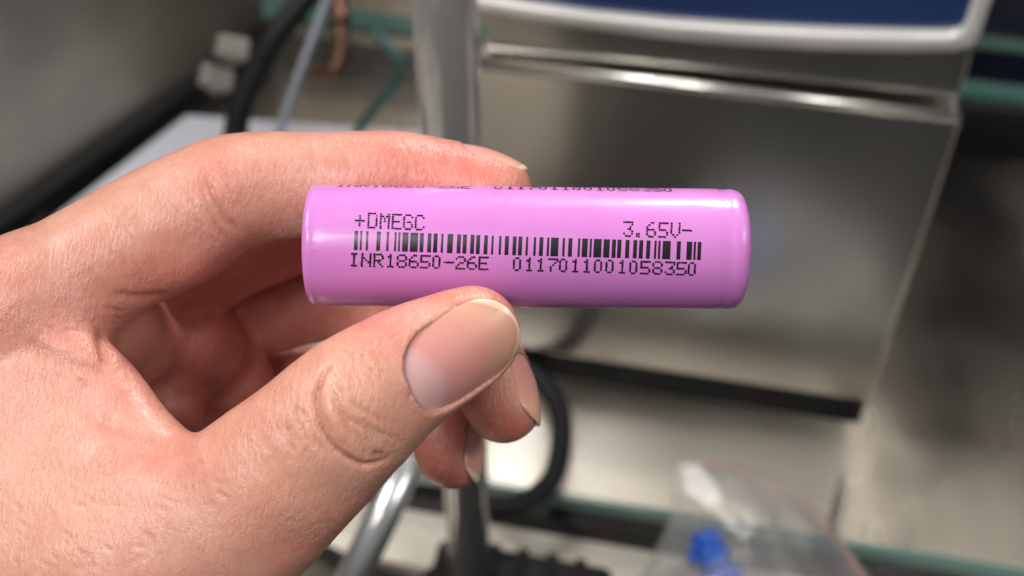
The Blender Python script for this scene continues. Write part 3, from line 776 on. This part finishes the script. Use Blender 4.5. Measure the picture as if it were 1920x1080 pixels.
def tapered(P, poly):                               # fades towards both ends of the line
    poly = np.array(poly); L_ = np.r_[0, np.cumsum(np.linalg.norm(np.diff(poly, axis=0), axis=1))]
    best = np.full(len(P), 1e9); u = np.zeros(len(P))
    for i, (a, b) in enumerate(zip(poly[:-1], poly[1:])):
        ab = b - a; t = np.clip(((P - a) @ ab) / (ab @ ab), 0, 1); d = np.sqrt(((P - a - t[:, None] * ab) ** 2).sum(1)); m = d < best
        best[m] = d[m]; u[m] = (L_[i] + t[m] * (L_[i + 1] - L_[i])) / L_[-1]
    return np.clip(np.sin(np.pi * np.clip(u, .02, .98)) * 1.6, 0, 1)
crz = np.zeros(len(HV))
for poly, dp, wd, lip, lw in CREASES:
    pl = catmull(np.array(poly), 5) if len(poly) > 2 else np.array(poly)
    mn, mx = pl.min(0) - 60, pl.max(0) + 60
    cand = np.where((HP[:, 0] > mn[0]) & (HP[:, 0] < mx[0]) & (HP[:, 1] > mn[1]) & (HP[:, 1] < mx[1]) & (HN[:, 2] > .05) & (dep < 14))[0]
    if not len(cand): continue
    d, sd = polydist(HP[cand], pl); d = d / 12.4; tp = tapered(HP[cand], pl)
    g = np.exp(-(d / wd) ** 2)
    disp[cand] += tp * (-dp * g + lip * np.exp(-((d - wd - lw * .8) / lw) ** 2) * np.where(sd < 0, 1, .25))
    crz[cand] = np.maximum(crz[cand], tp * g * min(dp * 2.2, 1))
# broad relief: tendons, soft unevenness
nz = np.sin(HV[:, 0] * .31 + 1.3 * np.sin(HV[:, 1] * .23)) * np.sin(HV[:, 1] * .37 + HV[:, 2] * .29) * .12
HV2 = HV + HN * (disp + nz)[:, None]

# skin colour where the skin itself is redder, yellower
def blob(c, r, soft=1.0): return np.exp(-(((HP - np.array(c)) / np.array(r)) ** 2).sum(1) * soft)
front = dep < 18
red = np.zeros(len(HV))
for c, r, a in [((860, 320), (110, 70), 1.0), ((770, 310), (110, 60), .75), ((400, 330), (50, 70), .5), ((480, 320), (70, 60), .3), ((200, 720), (120, 90), .45),
                ((715, 610), (60, 60), .6), ((940, 575), (60, 40), .7), ((800, 545), (90, 30), .6), ((330, 520), (90, 40), .45), ((290, 860), (110, 60), .35), ((120, 640), (90, 60), .4)]:
    red = np.maximum(red, blob(c, r) * a * front)
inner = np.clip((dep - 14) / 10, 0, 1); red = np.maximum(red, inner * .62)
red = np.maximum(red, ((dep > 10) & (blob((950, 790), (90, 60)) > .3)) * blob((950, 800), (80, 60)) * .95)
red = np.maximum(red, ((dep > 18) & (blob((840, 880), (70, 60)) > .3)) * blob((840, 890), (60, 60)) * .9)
red = np.maximum(red, crz * .15 * front)
yel = np.zeros(len(HV))
for c, r, a in [((660, 770), (170, 150), .6), ((880, 556), (70, 18), .8), ((520, 900), (160, 160), .45), ((960, 320), (50, 40), .8), ((60, 950), (180, 200), .5), ((480, 290), (150, 30), .4), ((200, 380), (140, 60), .4)]:
    yel = np.maximum(yel, blob(c, r) * a * front)

def rootify(V): return V * MM
M_skin = bpy.data.materials.new('skin'); M_skin.use_nodes = True
N, L, b = nodes(M_skin)
def attr(n): a = N.new('ShaderNodeAttribute'); a.attribute_name = n; return a.outputs['Fac']
tcs = N.new('ShaderNodeTexCoord')
def noise(scale, detail=4, rough=.55):
    n = N.new('ShaderNodeTexNoise'); n.inputs['Scale'].default_value = scale; n.inputs['Detail'].default_value = detail; n.inputs['Roughness'].default_value = rough
    L.new(tcs.outputs['Object'], n.inputs[0]); return n.outputs[0]
def math_(op, a, b_, c=None):
    n = N.new('ShaderNodeMath'); n.operation = op
    for i, v in enumerate((a, b_, c)):
        if v is None: continue
        if isinstance(v, (int, float)): n.inputs[i].default_value = v
        else: L.new(v, n.inputs[i])
    return n.outputs[0]
def mixc(f, a, b_):
    n = N.new('ShaderNodeMix'); n.data_type = 'RGBA'
    if isinstance(f, (int, float)): n.inputs[0].default_value = f
    else: L.new(f, n.inputs[0])
    for i, v in ((6, a), (7, b_)):
        if isinstance(v, tuple): n.inputs[i].default_value = (*v, 1)
        else: L.new(v, n.inputs[i])
    return n.outputs[2]
def rng(v, a, b_, c, d):
    n = N.new('ShaderNodeMapRange'); L.new(v, n.inputs[0])
    for i, x in enumerate((a, b_, c, d)): n.inputs[i + 1].default_value = x
    return n.outputs[0]
col = mixc(rng(noise(90, 4), .35, .65, 0, 1), (.55, .232, .175), (.60, .287, .226))
col = mixc(rng(noise(48, 3), .48, .70, 0, .50), col, (.62, .205, .16))
col = mixc(rng(noise(71, 4), .50, .70, 0, .45), col, (.72, .40, .31))
col = mixc(math_('MULTIPLY', attr('yellow'), .8), col, (.64, .325, .20))
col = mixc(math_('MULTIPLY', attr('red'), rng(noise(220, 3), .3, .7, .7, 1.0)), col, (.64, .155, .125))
col = mixc(rng(noise(900, 4, .65), .52, .72, 0, .16), col, (.45, .15, .11))
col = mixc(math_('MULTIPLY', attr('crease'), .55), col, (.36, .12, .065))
sp = N.new('ShaderNodeTexVoronoi'); sp.inputs['Scale'].default_value = 700; L.new(tcs.outputs['Object'], sp.inputs[0])
col = mixc(rng(sp.outputs['Distance'], .10, .22, .22, 0), col, (.42, .145, .10))
col = mixc(rng(noise(300, 5, .7), .40, .62, .0, .30), col, (.72, .40, .30))
L.new(col, b.inputs['Base Color'])
b.inputs['Roughness'].default_value = .32; b.inputs['Specular IOR Level'].default_value = .5
b.inputs['Subsurface Weight'].default_value = .15; b.inputs['Subsurface Radius'].default_value = (1, .32, .18); b.inputs['Subsurface Scale'].default_value = .0022
# relief: pores and the diamond pattern of fine lines
def streak(ang, scale, st):
    mpn = N.new('ShaderNodeMapping'); mpn.inputs['Rotation'].default_value = (0, 0, R(ang)); mpn.inputs['Scale'].default_value = (1.0, st, .6)
    n = N.new('ShaderNodeTexNoise'); n.inputs['Scale'].default_value = scale; n.inputs['Detail'].default_value = 3; n.inputs['Distortion'].default_value = .4
    L.new(tcs.outputs['Object'], mpn.inputs[0]); L.new(mpn.outputs[0], n.inputs[0]); return rng(n.outputs[0], .36, .56, 0, 1)
vor = N.new('ShaderNodeTexVoronoi'); vor.feature = 'DISTANCE_TO_EDGE'; vor.inputs['Scale'].default_value = 2100
L.new(tcs.outputs['Object'], vor.inputs[0])
lines = math_('MULTIPLY', math_('MULTIPLY', streak(36, 1600, .40), streak(-42, 1600, .40)), 1.0)
hgt = math_('ADD', math_('MULTIPLY', lines, .9), math_('MULTIPLY', rng(vor.outputs['Distance'], 0, .2, 0, 1), .25))
hgt = math_('ADD', hgt, math_('MULTIPLY', noise(3200, 3, .6), .6))
hgt = math_('ADD', math_('MULTIPLY', hgt, rng(noise(140, 3), .35, .65, .35, 1.3)), math_('MULTIPLY', noise(380, 4), 1.0))
bn = N.new('ShaderNodeBump'); bn.inputs['Strength'].default_value = 1.0; bn.inputs['Distance'].default_value = .000065
L.new(hgt, bn.inputs['Height']); L.new(bn.outputs[0], b.inputs['Normal'])

me = bpy.data.meshes.new('hand'); nv, nq = len(HV2), len(HQ)
me.vertices.add(nv); me.vertices.foreach_set('co', (HV2 * MM).astype(np.float32).ravel())
me.loops.add(nq * 4); me.loops.foreach_set('vertex_index', HQ.astype(np.int32).ravel())
me.polygons.add(nq); me.polygons.foreach_set('loop_start', np.arange(0, nq * 4, 4, dtype=np.int32))
me.update(calc_edges=True); me.validate()
me.polygons.foreach_set('use_smooth', np.ones(len(me.polygons), bool))
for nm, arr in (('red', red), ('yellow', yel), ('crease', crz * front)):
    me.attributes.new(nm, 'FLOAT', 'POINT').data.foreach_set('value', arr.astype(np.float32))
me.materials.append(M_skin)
hand = bpy.data.objects.new('hand', me); COL.objects.link(hand); hand.matrix_world = HM
tag(hand, 'bare left hand pinching the pink battery between thumb below and index finger above', 'hand')

def nail_mat():
    m = bpy.data.materials.new('nail'); m.use_nodes = True; global N, L
    N, L, b = nodes(m)
    return m, b
M_nail, b = nail_mat(); tcs = N.new('ShaderNodeTexCoord')
pl_ = attr('plate')
cr_ = N.new('ShaderNodeValToRGB'); L.new(pl_, cr_.inputs[0]); E_ = cr_.color_ramp
E_.elements[0].position = 0; E_.elements[0].color = (.67, .42, .41, 1)
E_.elements[1].position = 1; E_.elements[1].color = (.74, .60, .42, 1)
for p_, c_ in ((.17, (.68, .40, .395)), (.285, (.66, .30, .275)), (.60, (.68, .305, .25)), (.84, (.71, .375, .275)), (.91, (.68, .35, .235)), (.94, (.77, .57, .40))):
    e = E_.elements.new(p_); e.color = (*c_, 1)
L.new(cr_.outputs[0], b.inputs['Base Color'])
b.inputs['Roughness'].default_value = .24; b.inputs['Coat Weight'].default_value = .3; b.inputs['Coat Roughness'].default_value = .2
b.inputs['Subsurface Weight'].default_value = .2; b.inputs['Subsurface Radius'].default_value = (1, .4, .3); b.inputs['Subsurface Scale'].default_value = .001
def nail_mesh(name, n, label=None, lun=.33, frree=.06):
    nu, nvv = 56, 40; V = []; pl = []; Fc = []
    th = .34
    for lay in (0, 1):
        for i in range(nu + 1):
            u = -1 + 2 * i / nu; s = u * n.L / 2; w = nail_half(n, np.array(u)) + .02
            for j in range(nvv + 1):
                v = -1 + 2 * j / nvv; t = v * w
                edge = max(abs(v), abs(u)); top = th * (1 - max(0, (max(abs(v) if u > .3 else 0, u) - .93) / .07) ** 2 * .7)
                p = n.c + n.a * s + n.b * t - n.n * (t * t / (2 * n.Rw) + s * s / (2 * n.Rl)) + n.n * ((top if lay == 0 else -.02) - .05)
                V.append(p * MM)
                # lunula follows the root's curve, free edge the tip's
                vv = t / (n.W / 2)
                lim = -1 + 2 * lun - .30 * vv * vv; lim2 = 1 - 2 * frree - (.50 if lun > .2 else .12) * vv * vv
                tt = (u + 1) / (lim + 1) * .25 if u < lim else (.26 + (u - lim) / max(lim2 - lim, .05) * .66 if u < lim2 else .93 + .07 * (u - lim2) / max(1 - lim2, .01))
                pl.append(min(max(tt, 0), 1))
    M_ = (nu + 1) * (nvv + 1)
    for i in range(nu):
        for j in range(nvv):
            q = [i * (nvv + 1) + j, (i + 1) * (nvv + 1) + j, (i + 1) * (nvv + 1) + j + 1, i * (nvv + 1) + j + 1]
            Fc.append(tuple(q)); Fc.append(tuple(M_ + x for x in q[::-1]))
    rim = [(i, 0) for i in range(nu)] + [(nu, j) for j in range(nvv)] + [(i, nvv) for i in range(nu, 0, -1)] + [(0, j) for j in range(nvv, 0, -1)]
    rim = [a * (nvv + 1) + c for a, c in rim]
    for k in range(len(rim)):
        a, c = rim[k], rim[(k + 1) % len(rim)]; Fc.append((a, M_ + a, M_ + c, c))
    o = link(name, V, Fc, M_nail)
    o.data.attributes.new('plate', 'FLOAT', 'POINT').data.foreach_set('value', np.array(pl, np.float32))
    bm = bmesh.new(); bm.from_mesh(o.data); bmesh.ops.recalc_face_normals(bm, faces=bm.faces[:]); bm.to_mesh(o.data); bm.free()
    child(o, hand)
    if label: o['label'] = label
    return o
nail_mesh('thumbnail', n_thumb, 'broad thumb nail with pale half moon', .30, .03)
nail_mesh('fingernail', n_index, lun=.1, frree=.10)
nail_mesh('fingernail', n_mid, lun=.1, frree=.02)
nail_mesh('fingernail', n_ring, lun=.1, frree=.09)
nail_mesh('fingernail', n_pinky, lun=.1)
bpy.context.view_layer.update()
